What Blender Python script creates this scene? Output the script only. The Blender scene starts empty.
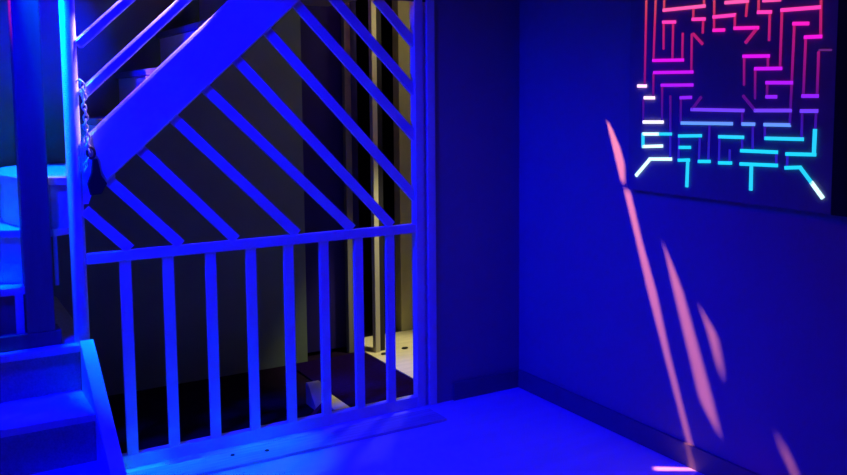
import bpy, bmesh, math, random
from mathutils import Vector, Matrix
sc = bpy.context.scene
col = sc.collection
random.seed(4)

# ---------------------------------------------------------------- materials
def mat(name, color, rough=0.55, noise=0.06, scale=9.0, bump=0.0, metal=0.0, spec=0.35, stretch=(1, 1, 1)):
    m = bpy.data.materials.new(name); m.use_nodes = True
    nt = m.node_tree; nt.nodes.clear()
    o = nt.nodes.new('ShaderNodeOutputMaterial'); b = nt.nodes.new('ShaderNodeBsdfPrincipled')
    nt.links.new(b.outputs[0], o.inputs[0])
    b.inputs['Roughness'].default_value = rough
    b.inputs['Metallic'].default_value = metal
    b.inputs['Specular IOR Level'].default_value = spec
    tc = nt.nodes.new('ShaderNodeTexCoord'); mp = nt.nodes.new('ShaderNodeMapping')
    mp.inputs['Scale'].default_value = stretch
    n = nt.nodes.new('ShaderNodeTexNoise'); n.inputs['Scale'].default_value = scale; n.inputs['Detail'].default_value = 5
    nt.links.new(tc.outputs['Object'], mp.inputs[0]); nt.links.new(mp.outputs[0], n.inputs['Vector'])
    r = nt.nodes.new('ShaderNodeValToRGB')
    r.color_ramp.elements[0].position = .3; r.color_ramp.elements[1].position = .7
    r.color_ramp.elements[0].color = tuple(max(0, c * (1 - noise)) for c in color) + (1,)
    r.color_ramp.elements[1].color = tuple(min(1, c * (1 + noise)) for c in color) + (1,)
    nt.links.new(n.outputs['Fac'], r.inputs[0]); nt.links.new(r.outputs[0], b.inputs['Base Color'])
    if bump:
        bp = nt.nodes.new('ShaderNodeBump'); bp.inputs['Strength'].default_value = bump; bp.inputs['Distance'].default_value = .01
        nt.links.new(n.outputs['Fac'], bp.inputs['Height']); nt.links.new(bp.outputs[0], b.inputs['Normal'])
    return m

def led(name, stops, strength):
    """RGB led strip: its colour runs down the panel's height like the real colour-chasing strip"""
    m = bpy.data.materials.new(name); m.use_nodes = True
    nt = m.node_tree; nt.nodes.clear()
    o = nt.nodes.new('ShaderNodeOutputMaterial'); e = nt.nodes.new('ShaderNodeEmission')
    e.inputs['Strength'].default_value = strength
    g = nt.nodes.new('ShaderNodeNewGeometry'); s = nt.nodes.new('ShaderNodeSeparateXYZ')
    mr = nt.nodes.new('ShaderNodeMapRange'); mr.inputs['From Min'].default_value = 1.1; mr.inputs['From Max'].default_value = 2.1
    r = nt.nodes.new('ShaderNodeValToRGB')
    while len(r.color_ramp.elements) < len(stops): r.color_ramp.elements.new(.5)
    for el, (z, c) in zip(r.color_ramp.elements, stops):
        el.position = (z - 1.1); el.color = tuple(c) + (1,)
    nt.links.new(g.outputs['Position'], s.inputs[0]); nt.links.new(s.outputs['Z'], mr.inputs[0])
    nt.links.new(mr.outputs[0], r.inputs[0]); nt.links.new(r.outputs[0], e.inputs[0]); nt.links.new(e.outputs[0], o.inputs[0])
    return m

M = dict(
    wall=mat('matte_white_wall_paint', (.30, .28, .305), .8, .03, 5, .03, spec=.15),
    stairwall=mat('olive_grey_wall_paint', (.185, .25, .19), .85, .08, 4, .05),
    paint=mat('white_gloss_paint', (.8, .8, .82), .45, .04, 14, .05),
    floor=mat('white_painted_floor', (.85, .85, .87), .5, .05, 3, .04, stretch=(.6, 3, 1)),
    plank=mat('worn_pale_threshold_wood', (.66, .64, .62), .5, .22, 7, .12, stretch=(.7, 9, 3)),
    base=mat('dark_grey_baseboard_paint', (.16, .16, .17), .5, .05, 8),
    darkpost=mat('dark_stained_wood_and_shade', (.17, .13, .15), .6, .12, 6, .05, stretch=(6, 6, .7)),  # column stain; also darkens treads and a panel in place of shade
    carpet=mat('grey_speckled_tread_covering', (.42, .41, .44), .9, .22, 130, .3),
    ceil=mat('dark_ceiling_paint', (.05, .05, .06), .9, .05, 5),
    shade_floor=mat('shade_dark_under_stair_floor', (.010, .005, .02), .9, .2, 10, .1, spec=0),  # near-black colour stands in for shade on the floor under the stairs
    dark_strip=mat('dark_purple_strip', (.008, .002, .05), .95, .2, 60, .3, spec=0),
    lit_floor=mat('pale_lit_floor', (.72, .64, .42), .6, .08, 6, .04, stretch=(1, 5, 1)),
    pole=mat('cream_painted_post', (.66, .62, .45), .6, .05, 10),
    dimpole=mat('olive_grey_post_paint', (.26, .25, .2), .7, .05, 10),
    recess_dark=mat('dark_blue_black_wall_and_shade', (.02, .018, .035), .8, .1, 6),
    blue_lift=mat('deep_blue_stray_light', (.012, .004, .15), .7, .1, 6),
    yellow=mat('ochre_wall_paint', (.50, .46, .25), .85, .07, 5, .05),
    box=mat('grey_wedge_tone', (.55, .50, .50), .8, .08, 9),
    red=mat('dark_red_cloth', (.16, .01, .04), .9, .15, 30),
    metal=mat('galvanised_chain_steel', (.62, .64, .66), .35, .08, 20, metal=.25),
    lock=mat('black_padlock_metal', (.02, .02, .025), .5, .1, 20, metal=.2),
    panel=mat('dark_acrylic_panel', (.22, .19, .24), .45, .06, 6),
    black=mat('matt_black_frame', (.008, .007, .01), .8, .1, 8),
    lit_stripe=mat('pale_lit_stripe', (.70, .55, .48), .6, .08, 10),
)
H_STOPS = [(1.14, (.01, .62, 1)), (1.385, (.015, .60, 1)), (1.437, (.12, .28, 1)), (1.486, (.15, .045, 1)), (1.535, (.24, .015, .9)),
           (1.60, (.42, .008, .85)), (1.70, (.66, .006, .75)), (1.79, (.85, .01, .50)), (1.87, (1, .06, .42)), (1.98, (1, .22, .36))]
V_STOPS = [(1.14, (.02, .03, .75)), (1.38, (.03, .012, .62)), (1.46, (.055, .006, .42)), (1.54, (.12, .005, .30)), (1.62, (.28, .006, .26)),
           (1.74, (.50, .010, .24)), (1.84, (.66, .018, .17)), (1.98, (.85, .10, .14))]
M['ledH'] = led('led_strip_bright', H_STOPS, 1.2)
M['ledV'] = led('led_strip_dim', V_STOPS, .8)
M['ledC'] = led('led_strip_cyan', [(1.14, (.02, .62, 1)), (1.4, (.02, .60, 1))], 1.1)
M['ledW'] = led('led_strip_white_hot', [(1.14, (.55, .95, 1)), (1.40, (.62, .90, 1)), (1.46, (1, .75, 1)), (1.6, (1, .6, 1))], 1.6)
M['ledF'] = led('led_strip_faint', [(1.14, (.10, .02, .22)), (2.0, (.16, .02, .22))], .9)

# ---------------------------------------------------------------- mesh helpers
def box(bm, x0, x1, y0, y1, z0, z1):
    vs = [bm.verts.new(v) for v in ((x0,y0,z0),(x1,y0,z0),(x1,y1,z0),(x0,y1,z0),(x0,y0,z1),(x1,y0,z1),(x1,y1,z1),(x0,y1,z1))]
    for f in ((0,3,2,1),(4,5,6,7),(0,1,5,4),(1,2,6,5),(2,3,7,6),(3,0,4,7)):
        bm.faces.new([vs[i] for i in f])
def prism(bm, pts, y0, y1):
    """polygon in the x,z plane pulled from y0 to y1"""
    a = [bm.verts.new((x, y0, z)) for x, z in pts]; b = [bm.verts.new((x, y1, z)) for x, z in pts]
    n = len(pts); bm.faces.new(a); bm.faces.new(b[::-1])
    for i in range(n): bm.faces.new((a[i], b[i], b[(i+1) % n], a[(i+1) % n]))
def prism_x(bm, pts, x0, x1):
    """polygon in the y,z plane pulled from x0 to x1"""
    a = [bm.verts.new((x0, y, z)) for y, z in pts]; b = [bm.verts.new((x1, y, z)) for y, z in pts]
    n = len(pts); bm.faces.new(a); bm.faces.new(b[::-1])
    for i in range(n): bm.faces.new((a[i], b[i], b[(i+1) % n], a[(i+1) % n]))
def prism_z(bm, pts, z0, z1):
    a = [bm.verts.new((x, y, z0)) for x, y in pts]; b = [bm.verts.new((x, y, z1)) for x, y in pts]
    n = len(pts); bm.faces.new(a); bm.faces.new(b[::-1])
    for i in range(n): bm.faces.new((a[i], b[i], b[(i+1) % n], a[(i+1) % n]))
def bar(bm, p, q, w, y0, y1):
    """straight flat bar in the x,z plane between two points"""
    p, q = Vector(p), Vector(q); d = (q - p).normalized(); n = Vector((-d.y, d.x)) * w / 2
    prism(bm, [tuple(p - n), tuple(q - n), tuple(q + n), tuple(p + n)], y0, y1)
def tube(bm, pts, r, seg=8, closed=False):
    pts = [Vector(p) for p in pts]; n = len(pts); rings = []
    for i, p in enumerate(pts):
        a = pts[(i-1) % n] if closed or i > 0 else p; b = pts[(i+1) % n] if closed or i < n-1 else p
        t = (b - a).normalized(); u = t.orthogonal().normalized() if i == 0 else (u - t * u.dot(t)).normalized()
        v = t.cross(u)
        rings.append([bm.verts.new(p + (u * math.cos(k * 2 * math.pi / seg) + v * math.sin(k * 2 * math.pi / seg)) * r) for k in range(seg)])
    for i in range(n if closed else n-1):
        A, B = rings[i], rings[(i+1) % n]
        for k in range(seg): bm.faces.new((A[k], A[(k+1) % seg], B[(k+1) % seg], B[k]))
    if not closed: bm.faces.new(rings[0][::-1]); bm.faces.new(rings[-1])
def obj(name, fn, m, parent=None, bevel=0, seg=2, smooth=False):
    bm = bmesh.new(); fn(bm)
    bmesh.ops.recalc_face_normals(bm, faces=bm.faces)
    if bevel:
        bmesh.ops.bevel(bm, geom=[e for e in bm.edges], offset=bevel, segments=seg, affect='EDGES', profile=.5, clamp_overlap=True)
    me = bpy.data.meshes.new(name); bm.to_mesh(me); bm.free(); me.materials.append(M[m])
    if smooth:
        for p in me.polygons: p.use_smooth = True
    o = bpy.data.objects.new(name, me); col.objects.link(o)
    if parent:
        o.parent = parent; o.matrix_parent_inverse = Matrix.Translation(-parent.location)
    return o
def thing(name, label, cat, loc=(0, 0, 0), group=None):
    e = bpy.data.objects.new(name, None); col.objects.link(e); e.location = loc; e.empty_display_size = .05
    e['label'] = label; e['category'] = cat
    if group: e['group'] = group
    return e
def tag(o, label, cat, group=None):
    o['label'] = label; o['category'] = cat
    if group: o['group'] = group
    return o
def struct(name, fn, m, bevel=0, parent=None):
    o = obj(name, fn, m, parent, bevel)
    if parent is None: o['kind'] = 'structure'
    return o
MAZE = [["V", -0.9428, 2.038, -0.9402, 1.5956],
 ["V", -0.9971, 1.9745, -0.9892, 1.6972],
 ["V", -1.0446, 1.9856, -1.0439, 1.8966],
 ["V", -1.2541, 1.9628, -1.2556, 1.8934],
 ["H", -1.044, 1.8958, -1.2581, 1.8931],
 ["V", -1.2023, 1.8885, -1.2019, 1.8451],
 ["H", -1.2009, 1.8464, -1.2596, 1.8429],
 ["V", -1.2535, 1.8434, -1.252, 1.7893],
 ["V", -1.3046, 1.9951, -1.3082, 1.7932],
 ["H", -1.3066, 1.8468, -1.407, 1.8461],
 ["V", -1.407, 1.8461, -1.4072, 1.7958],
 ["H", -1.3081, 1.7959, -1.3567, 1.7937],
 ["H", -1.363, 1.8962, -1.4641, 1.8925],
 ["V", -1.4623, 1.8926, -1.4578, 1.8371],
 ["H", -1.0424, 1.8471, -1.1057, 1.8431],
 ["V", -1.0435, 1.8479, -1.045, 1.7376],
 ["V", -1.0959, 1.8439, -1.0953, 1.6946],
 ["V", -1.1488, 1.7949, -1.1484, 1.6884],
 ["H", -0.9893, 1.6927, -1.1527, 1.6882],
 ["D", -1.205, 1.7885, -1.2517, 1.7478],
 ["V", -1.1962, 1.789, -1.1977, 1.6389],
 ["H", -0.9962, 1.6421, -1.2035, 1.6387],
 ["H", -1.0402, 1.5889, -1.2049, 1.5872],
 ["V", -1.0414, 1.5856, -1.0437, 1.4406],
 ["W", -0.9035, 1.5877, -0.9475, 1.587],
 ["W", -0.9433, 1.5372, -0.9958, 1.537],
 ["H", -1.146, 1.5365, -1.1989, 1.5379],
 ["V", -1.1455, 1.5357, -1.1464, 1.4386],
 ["V", -1.0881, 1.5441, -1.0933, 1.2931],
 ["V", -0.9906, 1.6364, -0.991, 1.5445],
 ["V", -0.934, 1.5279, -0.9355, 1.4342],
 ["D", -1.2075, 1.4917, -1.2506, 1.5377],
 ["H", -1.2055, 1.4897, -1.4569, 1.488],
 ["V", -1.4545, 1.6873, -1.457, 1.5832],
 ["H", -1.4535, 1.6899, -1.5633, 1.6862],
 ["V", -1.5603, 1.6863, -1.5609, 1.6431],
 ["H", -1.507, 1.6422, -1.6173, 1.6398],
 ["V", -1.5061, 1.6412, -1.5085, 1.532],
 ["V", -1.6141, 1.8457, -1.613, 1.6414],
 ["H", -1.5593, 1.59, -1.664, 1.5881],
 ["V", -1.5607, 1.5888, -1.5611, 1.5388],
 ["H", -1.5611, 1.5388, -1.5998, 1.5386],
 ["V", -1.6669, 1.7942, -1.6612, 1.4398],
 ["H", -1.6653, 1.7943, -1.7214, 1.7908],
 ["V", -1.7145, 1.7443, -1.7123, 1.5409],
 ["H", -1.7111, 1.541, -1.7681, 1.5407],
 ["V", -1.7669, 1.6909, -1.7662, 1.5407],
 ["F", -1.7713, 1.6975, -1.8135, 1.6954],
 ["H", -1.7133, 1.7444, -1.7737, 1.743],
 ["V", -1.7675, 1.9402, -1.7718, 1.7431],
 ["H", -1.6141, 1.8457, -1.7679, 1.8423],
 ["V", -1.5122, 1.9202, -1.5133, 1.848],
 ["H", -1.5133, 1.8473, -1.5664, 1.8435],
 ["V", -1.563, 1.8438, -1.5627, 1.7423],
 ["H", -1.4085, 1.7968, -1.5126, 1.7913],
 ["D", -1.5087, 1.7887, -1.461, 1.7409],
 ["H", -1.536, 1.8873, -1.6043, 1.8842],
 ["D", -1.456, 1.5422, -1.5113, 1.4885],
 ["H", -1.5113, 1.4885, -1.6622, 1.4899],
 ["H", -1.707, 1.4886, -1.7682, 1.4892],
 ["V", -1.7098, 1.4886, -1.7111, 1.3922],
 ["V", -1.7651, 1.4891, -1.7638, 1.4235],
 ["C", -1.7638, 1.4235, -1.7624, 1.3368],
 ["H", -1.6534, 1.3346, -1.7663, 1.3384],
 ["H", -1.562, 1.3874, -1.7152, 1.3899],
 ["V", -1.556, 1.436, -1.5567, 1.3883],
 ["H", -1.5559, 1.4374, -1.6612, 1.4384],
 ["H", -1.4572, 1.4374, -1.5072, 1.4378],
 ["V", -1.5022, 1.4384, -1.5045, 1.3418],
 ["V", -1.4519, 1.4861, -1.4526, 1.4373],
 ["V", -1.4551, 1.3884, -1.4559, 1.3356],
 ["H", -1.4535, 1.3367, -1.6103, 1.3389],
 ["V", -1.609, 1.3395, -1.6094, 1.2923],
 ["H", -1.4528, 1.2866, -1.612, 1.291],
 ["C", -1.5014, 1.2855, -1.5018, 1.1932],
 ["V", -1.6556, 1.3325, -1.6553, 1.2844],
 ["H", -1.6511, 1.2849, -1.7097, 1.2901],
 ["C", -1.7097, 1.2901, -1.7584, 1.2387],
 ["W", -1.7584, 1.2387, -1.8012, 1.1922],
 ["W", -0.9396, 1.4343, -1.0472, 1.4365],
 ["H", -1.154, 1.4347, -1.4049, 1.4374],
 ["V", -1.297, 1.4338, -1.2946, 1.2923],
 ["W", -0.9378, 1.3831, -1.028, 1.386],
 ["H", -1.028, 1.386, -1.0953, 1.3881],
 ["C", -0.936, 1.383, -0.9372, 1.3283],
 ["W", -0.9389, 1.3296, -1.0462, 1.3365],
 ["H", -1.1419, 1.3815, -1.2543, 1.3865],
 ["V", -1.1392, 1.3814, -1.139, 1.2874],
 ["V", -1.2487, 1.3852, -1.2473, 1.2895],
 ["H", -1.1458, 1.3352, -1.1991, 1.3376],
 ["H", -1.3483, 1.3858, -1.4588, 1.3874],
 ["V", -1.3474, 1.3847, -1.3478, 1.2876],
 ["V", -1.3985, 1.3367, -1.399, 1.2906],
 ["H", -1.2485, 1.284, -1.3013, 1.2871],
 ["H", -1.3504, 1.2846, -1.4058, 1.2872],
 ["W", -0.9785, 1.2782, -1.0979, 1.285],
 ["W", -0.9785, 1.277, -0.8995, 1.2034],
 ["H", -1.1418, 1.2826, -1.1952, 1.2865],
 ["C", -1.19, 1.2854, -1.1875, 1.1792]]
SLITS = [[[-0.6463, 2.3861], [-0.6676, 2.3987], [-0.6985, 2.3958], [-0.7129, 2.3808], [-0.7155, 2.3402], [-0.7, 2.3134]], [[-0.7097, 2.3111], [-0.7314, 2.347], [-0.7635, 2.2997], [-0.8001, 2.2656], [-0.8297, 2.2122], [-0.8737, 2.1561], [-0.8867, 2.1428], [-0.9273, 2.0682], [-0.9063, 2.0456], [-0.877, 2.1234], [-0.8638, 2.1281], [-0.8158, 2.1785], [-0.7783, 2.218], [-0.7456, 2.2644]], [[-0.809, 2.3922], [-0.8283, 2.3893], [-0.8529, 2.3805], [-0.8875, 2.3352], [-0.905, 2.3116], [-0.9171, 2.2894], [-0.9059, 2.2686], [-0.8843, 2.2569], [-0.8675, 2.2858], [-0.8347, 2.3409]], [[-0.8777, 2.4152], [-0.8936, 2.4217], [-0.9091, 2.4295], [-0.9175, 2.4011], [-0.9164, 2.371], [-0.908, 2.3776], [-0.8954, 2.397]], [[-0.9795, 2.4521], [-0.9878, 2.4687], [-0.9942, 2.4686], [-0.9997, 2.4649], [-1.0149, 2.4544], [-1.0073, 2.4304], [-0.9938, 2.4476], [-0.9869, 2.4472]]]
# ---------------------------------------------------------------- the room
def floor_bm(bm): box(bm, -5.2, .0, -5.4, .04, -.1, 0)
struct('floor', floor_bm, 'floor')
struct('floor_under_stairs', lambda bm: box(bm, -5.2, 1.6, .04, 3.2, -.1, 0), 'shade_floor')
struct('wall_right', lambda bm: box(bm, 0, .12, -5.4, 0, 0, 2.9), 'wall')
struct('wall_back', lambda bm: box(bm, -.515, .12, 0, .12, 0, 2.9), 'wall')
struct('wall_behind_camera', lambda bm: box(bm, -5.3, .12, -5.5, -5.4, 0, 2.9), 'wall')
struct('wall_left', lambda bm: box(bm, -5.3, -5.2, -5.4, 3.2, 0, 4.4), 'wall')
struct('ceiling', lambda bm: box(bm, -5.3, .12, -5.5, -.0, 2.9, 3.0), 'ceil')
struct('ceiling_over_stairs', lambda bm: box(bm, -5.3, 1.6, .0, 3.3, 4.4, 4.5), 'ceil')
struct('wall_under_stairs', lambda bm: box(bm, -5.2, -.80, 1.0, 1.08, 0, 4.4), 'stairwall')
struct('wall_far', lambda bm: box(bm, -.9, 1.6, 3.1, 3.2, 0, 4.4), 'recess_dark')
struct('blue_gap_panel', lambda bm: box(bm, -.80, -.40, 1.10, 1.14, .02, 3.2), 'blue_lift', .003)  # panel added in the dark gap; its blue imitates stray light
struct('wall_side', lambda bm: box(bm, -.02, 1.6, 1.27, 1.35, 0, 4.4), 'yellow')
struct('wall_end', lambda bm: box(bm, 1.6, 1.7, .12, 3.2, 0, 4.4), 'yellow')
struct('baseboard_right', lambda bm: box(bm, -.014, 0, -5.4, -.014, 0, .095), 'base')
struct('baseboard_back', lambda bm: box(bm, -.418, 0, -.014, 0, 0, .092), 'base')
struct('trim_1', lambda bm: box(bm, -.562, -.515, -.008, .10, 0, 2.9), 'paint', .004)
struct('trim_2', lambda bm: box(bm, -.578, -.562, .012, .10, 0, 2.9), 'paint')

# unseen sheet added over the gate; its slits shape the landing lamp's streaks
def slit_mask(bm):
    edges = []
    def loop(pts):
        vs = [bm.verts.new((x, .0, z)) for x, z in pts]
        for i in range(len(vs)): edges.append(bm.edges.new((vs[i], vs[(i+1) % len(vs)])))
    loop([(-5.2, 2.9), (-5.2, 4.4), (1.6, 4.4), (1.6, 2.9), (-.515, 2.9), (-.515, 2.005), (-1.12, 2.005), (-1.16, 2.14), (-5.2, 2.14)])
    for s in SLITS: loop(s)
    r = bmesh.ops.triangle_fill(bm, edges=edges, use_beauty=True, use_dissolve=False)
    ex = bmesh.ops.extrude_face_region(bm, geom=list(bm.faces))
    bmesh.ops.translate(bm, verts=[g for g in ex['geom'] if isinstance(g, bmesh.types.BMVert)], vec=(0, .004, 0))
struct('streak_gobo', slit_mask, 'ceil')  # added out of view to cut light into streaks and stop spill

# ---------------------------------------------------------------- lattice gate
gate = thing('lattice_gate', 'white painted lattice gate of slanted slats over upright bars below the stairs', 'gate', (-1.38, 0, 0))
obj('top_rail', lambda bm: box(bm, -2.158, -.622, .0, .034, .884, .928), 'paint', gate, .003)
obj('bottom_rail', lambda bm: box(bm, -2.158, -.622, .0, .04, .0, .056), 'paint', gate, .003)
obj('end_post', lambda bm: box(bm, -.626, -.580, -.004, .045, 0, 2.03), 'paint', gate, .003)
for x in (-2.0075, -1.832, -1.649, -1.467, -1.289, -1.1145, -.937, -.767):
    obj('bar', lambda bm: box(bm, x-.0225, x+.0225, .004, .026, .054, .886), 'paint', gate, .002)
SL = [((-2.155, 1.105), (-1.985, .93)), ((-2.062, 1.226), (-1.775, .93)), ((-1.925, 1.340), (-1.532, .93)), ((-1.784, 1.466), (-1.244, .93)),
      ((-1.641, 1.588), (-.966, .93)), ((-1.500, 1.711), (-.755, .93)), ((-1.35, 1.83), (-.615, 1.052)), ((-1.225, 1.97), (-.615, 1.350)),
      ((-1.055, 2.015), (-.615, 1.572)), ((-.825, 2.015), (-.615, 1.803))]
for a, b in SL:
    d = (Vector(a) - Vector(b)).normalized() * (.03 if a[0] > -2.1 and a[1] < 2 else 0)
    obj('slat', lambda bm: bar(bm, tuple(Vector(a) + d), b, .045, .007, .027), 'paint', gate, .0015)

# ---------------------------------------------------------------- staircase
st = thing('staircase', 'blue lit staircase climbing to the right above the gate with sloping rails', 'staircase', (-2.4, .5, 0))
NZ = [.79, 1.015, 1.237, 1.468, 1.684, 1.891, 2.10]
NX = [-2.70, -2.485, -2.275, -2.05, -1.819, -1.603, -1.39]
obj('landing', lambda bm: box(bm, -3.6, -2.16, .03, .98, .53, .565), 'carpet', st)
obj('landing_fascia', lambda bm: box(bm, -2.215, -2.165, .045, .95, 0, .53), 'darkpost', st)
# the three lowest steps wind round the newel
WIND = [([(-2.95, .06), (-2.385, .055), (-2.36, .30), (-2.95, .30)], .81),
        ([(-2.95, .150), (-2.46, .155), (-2.27, .066), (-2.19, .11), (-2.19, .60), (-2.95, .62)], 1.03),
        ([(-2.19, .075), (-2.274, .085), (-2.378, .16), (-2.432, .39), (-2.44, .75), (-2.30, .975), (-2.02, .975), (-2.02, .075)], 1.237)]
for pts, z in WIND:
    obj('tread', lambda bm: prism_z(bm, pts, z - .03, z), 'paint', st, .002)
def riser_wall(line, z0, z1):
    def f(bm):
        for (xa, ya), (xb, yb) in zip(line, line[1:]):
            d = Vector((xb - xa, yb - ya)).normalized(); n = Vector((-d.y, d.x)) * .014
            prism_z(bm, [(xa, ya), (xb, yb), (xb + n.x, yb + n.y), (xa + n.x, ya + n.y)], z0, z1)
    return f
obj('riser', riser_wall([(-2.42, .80), (-2.420, .39), (-2.366, .168), (-2.27, .097), (-2.19, .092)], 1.03, 1.208), 'paint', st)
obj('riser', riser_wall([(-2.95, .162), (-2.455, .167), (-2.36, .125)], .81, 1.001), 'paint', st)
obj('riser', riser_wall([(-2.95, .07), (-2.39, .07)], .565, .781), 'darkpost', st)  # dark panel stands in for the shaded opening under the step
obj('frame_strip', lambda bm: box(bm, -2.425, -2.395, .052, .07, .565, .79), 'paint', st)
obj('frame_strip', lambda bm: box(bm, -2.272, -2.258, .07, .085, .80, 1.0), 'paint', st)
for i in range(3, 7):
    x0, z = NX[i], NZ[i]; x1 = NX[i+1] + .03 if i < 6 else -.63  # top tread runs on out of view to block lamp spill
    zb = NZ[i-1]
    obj('tread', lambda bm: box(bm, x0 - .012, x1, .052 if i < 6 else .03, .985, z - .03, z), 'darkpost', st, .003)  # upper treads darkened in colour so less pink light shows
    obj('riser', lambda bm: box(bm, x0 + .008, x0 + .026, .052, .985, zb - .005, z - .028), 'paint', st)
# closed string board on the gate side
obj('stringer', lambda bm: prism(bm, [(-2.148, 1.392), (-1.16, 2.315), (-1.16, 2.025), (-2.072, 1.214), (-2.112, 1.30)], -.004, .048), 'paint', st, .008, 1)
obj('bracket', lambda bm: prism(bm, [(-2.16, 1.385), (-2.11, 1.35), (-2.102, 1.235), (-2.14, 1.13), (-2.16, 1.13)], .012, .045), 'paint', st)
# two sloping rails above it
for k, (a, b) in enumerate((((-2.155, 1.765), (-1.55, 2.325)), ((-2.150, 1.565), (-1.25, 2.40)))):
    obj('hand_rail', lambda bm: bar(bm, a, b, .042, -.004, .042), 'paint', st, .007, 1)
obj('newel_post', lambda bm: box(bm, -2.214, -2.157, .0, .07, .55, 2.14), 'paint', st, .022, 5, True)
for x, ys in ((NX[4], (.15, .27)), (NX[5], (.065, .15))):  # thin strips stand in for stripes of pink light on the risers
    z = NZ[4] if x == NX[4] else NZ[5]
    for y in ys:
        obj('riser_light_stripe', lambda bm: box(bm, x - .010, x + .008, y, y + .030, z - .2, z - .029), 'lit_stripe', st)
    
# dark stained column left of the newel
dp = thing('stair_column', 'dark stained square column left of the newel post', 'column', (-2.34, .05, .565))
obj('shaft', lambda bm: box(bm, -2.388, -2.285, .03, .13, .625, 4.39), 'darkpost', dp, .004)
obj('plinth', lambda bm: box(bm, -2.60, -2.262, .03, .15, .566, .625), 'darkpost', dp, .004)

# lower flight, climbing away from the viewer to the landing
ls = thing('entry_steps', 'low blue lit entry steps with speckled riser at the bottom left corner', 'steps', (-2.8, -.4, 0))
for yb, yf, z in ((.028, -.02, .565), (-.005, -.32, .375), (-.305, -.62, .185)):
    obj('tread', lambda bm: box(bm, -3.6, -2.203, yf, yb, z - .03, z), 'paint', ls, .003)
    obj('riser', lambda bm: box(bm, -3.6, -2.203, yf + .014, yf + .03, max(0, z - .19), z - .029), 'carpet', ls)
obj('side_stringer', lambda bm: prism_x(bm, [(-.02, .582), (-.02, 0), (-.98, 0), (-.03 - .9, .0155)], -2.203, -2.150), 'paint', ls, .002)

# threshold boards on the floor along the gate
tb = thing('threshold_board', 'pale worn threshold board lying on the floor along the gate', 'board', (-1.35, -.14, 0))
obj('plank', lambda bm: box(bm, -2.14, -.60, -.235, -.075, 0, .014), 'plank', tb, .002)
for x, y in ((-1.475, -.155), (-1.62, -.125)):
    def screw(bm):
        bmesh.ops.create_cone(bm, cap_ends=True, segments=14, radius1=.010, radius2=.007, depth=.004, matrix=Matrix.Translation((x, y, .016)))
    obj('screw', screw, 'lock', tb)

# ---------------------------------------------------------------- chain and padlock
def chain_bm(bm):
    path = [(-2.150, 1.615), (-2.142, 1.57), (-2.148, 1.53), (-2.140, 1.49), (-2.145, 1.45), (-2.137, 1.41), (-2.141, 1.37), (-2.134, 1.335), (-2.146, 1.30), (-2.152, 1.265)]
    pts = []
    for i in range(len(path) - 1):
        for t in (0, .5): pts.append(tuple(path[i][k] + (path[i+1][k] - path[i][k]) * t for k in (0, 1)))
    pts.append(path[-1])
    for i in range(len(pts) - 1):
        a, b = Vector((pts[i][0], -.022, pts[i][1])), Vector((pts[i+1][0], -.022, pts[i+1][1]))
        c = (a + b) / 2; d = (b - a).normalized(); L = (b - a).length / 2 + .0045
        side = Vector((0, 1, 0)) if i % 2 else d.cross(Vector((0, 1, 0))).normalized()
        tube(bm, [c + d * L * math.cos(t * math.pi / 6) + side * .0085 * math.sin(t * math.pi / 6) for t in range(12)], .0032, 6, True)
    # hook screwed into the newel
    tube(bm, [(-2.165, .01, 1.625), (-2.156, -.012, 1.63), (-2.149, -.024, 1.622), (-2.148, -.022, 1.612)], .0035, 6)
tag(obj('chain', chain_bm, 'metal', smooth=True), 'steel link chain hanging beside the newel post', 'chain')
pl = thing('padlock', 'black padlock hanging at the lower end of the stair stringer', 'padlock', (-2.11, -.02, 1.2))
obj('lock_body', lambda bm: prism(bm, [(-2.124, 1.315), (-2.106, 1.315), (-2.093, 1.245), (-2.072, 1.213), (-2.095, 1.172), (-2.137, 1.168), (-2.147, 1.215), (-2.130, 1.26)], -.034, -.008), 'lock', pl, .004)  # outline also covers the shaded cut end of the stringer
obj('shackle', lambda bm: tube(bm, [(-2.128 + .015 * math.cos(t), -.021, 1.338 + .022 * math.sin(t)) for t in [math.radians(d) for d in range(-120, 301, 35)]], .0055, 8), 'lock', pl, smooth=True)

# ---------------------------------------------------------------- maze light panel on the right wall
mz = thing('maze_light_panel', 'dark wall panel with a glowing pink to cyan maze of light strips', 'wall art', (0, -1.34, 1.135))
obj('board', lambda bm: box(bm, -.034, -.001, -1.835, -.845, 1.138, 2.30), 'panel', mz, .002)
obj('side_frame', lambda bm: box(bm, -.040, -.001, -1.98, -1.836, 1.135, 2.31), 'black', mz, .002)
for k, y0, z0, y1, z1 in MAZE:
    w = {'H': .0128, 'V': .0078, 'C': .0120, 'W': .013, 'D': .010, 'F': .007}[k]
    p, q = Vector((y0, z0)), Vector((y1, z1)); d = (q - p).normalized(); n = Vector((-d.y, d.x)) * w / 2; d *= w * .3
    pts = [tuple(p - d - n), tuple(q + d - n), tuple(q + d + n), tuple(p - d + n)]
    x = -.0405 if k != 'V' else -.0385
    obj('light_strip', lambda bm: prism_x(bm, pts, x, -.0335), {'H': 'ledH', 'V': 'ledV', 'C': 'ledC', 'W': 'ledW', 'D': 'ledV', 'F': 'ledF'}[k], mz)

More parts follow.
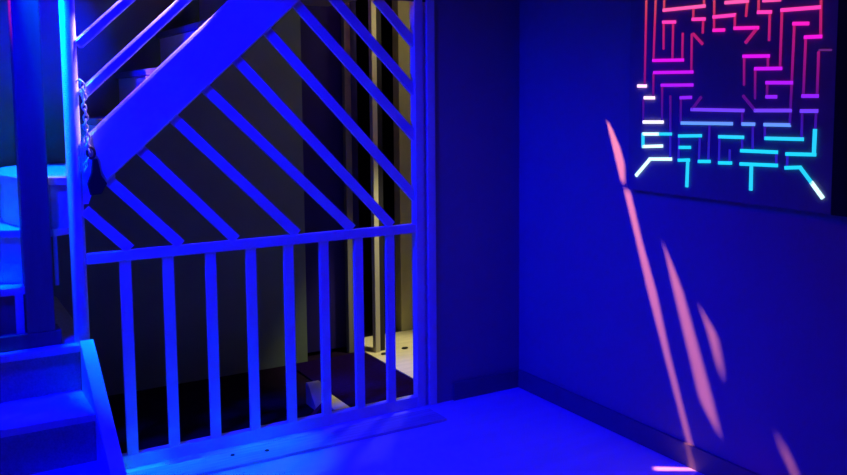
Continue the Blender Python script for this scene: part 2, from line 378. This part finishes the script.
# ---------------------------------------------------------------- behind the gate
pp = obj('lit_floor_patch', lambda bm: box(bm, -.437, .9, .12, 1.265, .0, .012), 'lit_floor', None, .001)  # pale sheets stand in for lit parts of the floor
tag(pp, 'pale sheet standing in for the lit floor behind the gate end post', 'board')
pb = obj('lit_floor_patch', lambda bm: box(bm, -1.01, -.928, .08, .41, .0, .012), 'lit_floor', None, .001)
tag(pb, 'small pale sheet standing in for lit floor behind the middle gate bars', 'board')
mt = obj('dark_floor_strip', lambda bm: box(bm, -.922, -.442, .06, .98, .0, .010), 'dark_strip', None, .001)  # thin dark purple sheet laid on the floor
tag(mt, 'dark purple strip between the two pale floor patches behind the gate', 'strip')
wb = obj('lit_wedge', lambda bm: prism_x(bm, [(.20, .0), (.34, .0), (.34, .112), (.31, .112)], -1.085, -1.015), 'box', None, .002)  # front sloped to catch light, in place of a lit patch
tag(wb, 'small grey wedge standing in for a lit patch behind the gate bars', 'block')
def cloth(bm):
    prism(bm, [(-1.16, .0), (-1.072, .0), (-1.076, .066), (-1.09, .06)], .12, .150)
tag(obj('cloth', cloth, 'red', None, .003), 'dark red cloth slumped against the small grey wedge', 'cloth')
def lump(cx, cy, r, s):
    def f(bm):
        bmesh.ops.create_icosphere(bm, subdivisions=2, radius=r, matrix=Matrix.Translation((cx, cy, .0125 + r * .35)) @ Matrix.Diagonal((1.6, 1, .45, 1)))
        rd = random.Random(s)
        for v in bm.verts: v.co += Vector((rd.uniform(-.2, .2), rd.uniform(-.2, .2), rd.uniform(-.05, .05))) * r
    return f
for i, (x, y, lb) in enumerate(((-.365, .86, 'dark scrap at the foot of the cream post'), (-.20, .90, 'dark scrap on the lit floor patch clear of the cream post'))):
    tag(obj('scrap', lump(x, y, .014, i), 'lock', None), lb, 'scrap')
cp = thing('door_post', 'thin cream post lit yellow behind the gate', 'post', (-.37, .93, 0))
obj('shaft', lambda bm: box(bm, -.392, -.360, .915, .955, .012, 3.2), 'pole', cp, .002)
obj('shadow_strip', lambda bm: box(bm, -.359, -.318, .935, .955, .012, 3.2), 'recess_dark', cp, .001)  # dark strip painted as the shadow beside the post
gp = obj('grey_post', lambda bm: box(bm, -.515, -.475, 1.03, 1.07, .0, 3.2), 'dimpole', None, .002)
tag(gp, 'dim olive post in the dark opening behind the gate', 'post')
# ---------------------------------------------------------------- light
def light(kind, name, loc, energy, color, size=.05, target=None, angle=None, blend=.5):
    d = bpy.data.lights.new(name, kind); d.energy = energy; d.color = color
    d.shadow_soft_size = size
    o = bpy.data.objects.new(name, d); col.objects.link(o); o.location = loc
    if target:
        o.rotation_euler = (Vector(target) - Vector(loc)).to_track_quat('-Z', 'Y').to_euler()
    if angle: d.spot_size = math.radians(angle); d.spot_blend = blend
    return o
light('SPOT', 'blue_flood', (-2.75, -.60, 2.75), 650, (0, 0, 1), .10, (-1.0, -.20, .15), 88, 1.0)
light('POINT', 'blue_strip_lamp', (-2.36, -.22, 2.62), 18, (0, 0, 1), .05)
light('SPOT', 'cyan_post_lamp', (-2.40, .006, 2.36), 480, (0, .26, 1), .02, (-1.72, -.12, 0), 25, .7)
light('SPOT', 'blue_stair_lamp', (-2.365, .15, 2.6), 460, (0, .12, 1), .03, (-2.42, .49, 1.0), 34, .15)
light('SPOT', 'landing_lamp', (-1.518, .894, 3.66), 3100, (1, .27, .19), .011, (-.83, 0, 2.262), 19, .08)
light('POINT', 'under_stair_lamp', (-.10, .66, 1.98), 3.0, (1, .92, .42), .05)
light('SPOT', 'under_stair_fill', (-.12, .56, 1.95), 115, (1, .92, .50), .04, (-.38, .66, 0), 45, .6)  # added spot that brightens the pale floor patches
light('SPOT', 'red_fill', (-1.5, -3.6, 2.6), 7, (1, 0, .18), .2, (0, -2.4, 1.6), 60, 1)  # unseen red light added to tint the right wall purple
for src, dst in (((-1.48, .032, 2.095), (-1.98, .022, 1.552)), ((-1.63, .032, 2.165), (-2.00, .022, 1.722)), ((-1.78, .032, 2.225), (-2.03, .022, 1.900))):
    light('SPOT', 'rail_edge_fill', src, 60, (1, .62, .72), .006, dst, 24, 1)  # unseen spots added to whiten the top edges of the rails
light('SPOT', 'riser_pink_fill', (-2.64, .20, 2.12), 60, (1, .42, .36), .02, (-1.78, .18, 1.66), 15, .3)  # warm spot added to turn the riser stripes pink
light('SPOT', 'riser_blue_fill', (-2.64, .30, 2.15), 220, (0, 0, 1), .03, (-1.75, .34, 1.68), 30, .5)  # blue spot added to lift the upper risers
light('SPOT', 'wall_blue_fill', (-2.12, .45, 2.05), 40, (0, 0, 1), .03, (-2.13, 1.0, 1.85), 60, .7)  # blue spot added to lift the wall behind the stairs
light('SPOT', 'magenta_edge_fill', (-2.80, .30, 2.35), 45, (1, .02, .45), .02, (-2.39, .08, 1.95), 22, .9)  # added to give the dark column its pink edge

w = bpy.data.worlds.new('world'); sc.world = w; w.use_nodes = True
w.node_tree.nodes['Background'].inputs[0].default_value = (0, 0, 1, 1)
w.node_tree.nodes['Background'].inputs[1].default_value = .006

# ---------------------------------------------------------------- camera
cd = bpy.data.cameras.new('camera'); cam = bpy.data.objects.new('camera', cd); col.objects.link(cam)
cd.sensor_fit = 'HORIZONTAL'; cd.sensor_width = 36; cd.lens = 37.3375; cd.shift_x = .00164; cd.shift_y = -.06595; cd.clip_start = .05
R_ = ((0.86493630, -0.50180816, -0.0085893), (0.05569631, 0.07896376, 0.99532037), (0.49878164, 0.86136711, -0.09624749))
cam.matrix_world = Matrix(((R_[0][0], R_[1][0], -R_[2][0], -2.74003), (R_[0][1], R_[1][1], -R_[2][1], -3.71467), (R_[0][2], R_[1][2], -R_[2][2], 1.55), (0, 0, 0, 1)))
sc.camera = cam
sc.view_settings.view_transform = 'Standard'; sc.view_settings.look = 'None'; sc.view_settings.gamma = 1; sc.view_settings.exposure = 0
sc.view_settings.use_curve_mapping = False
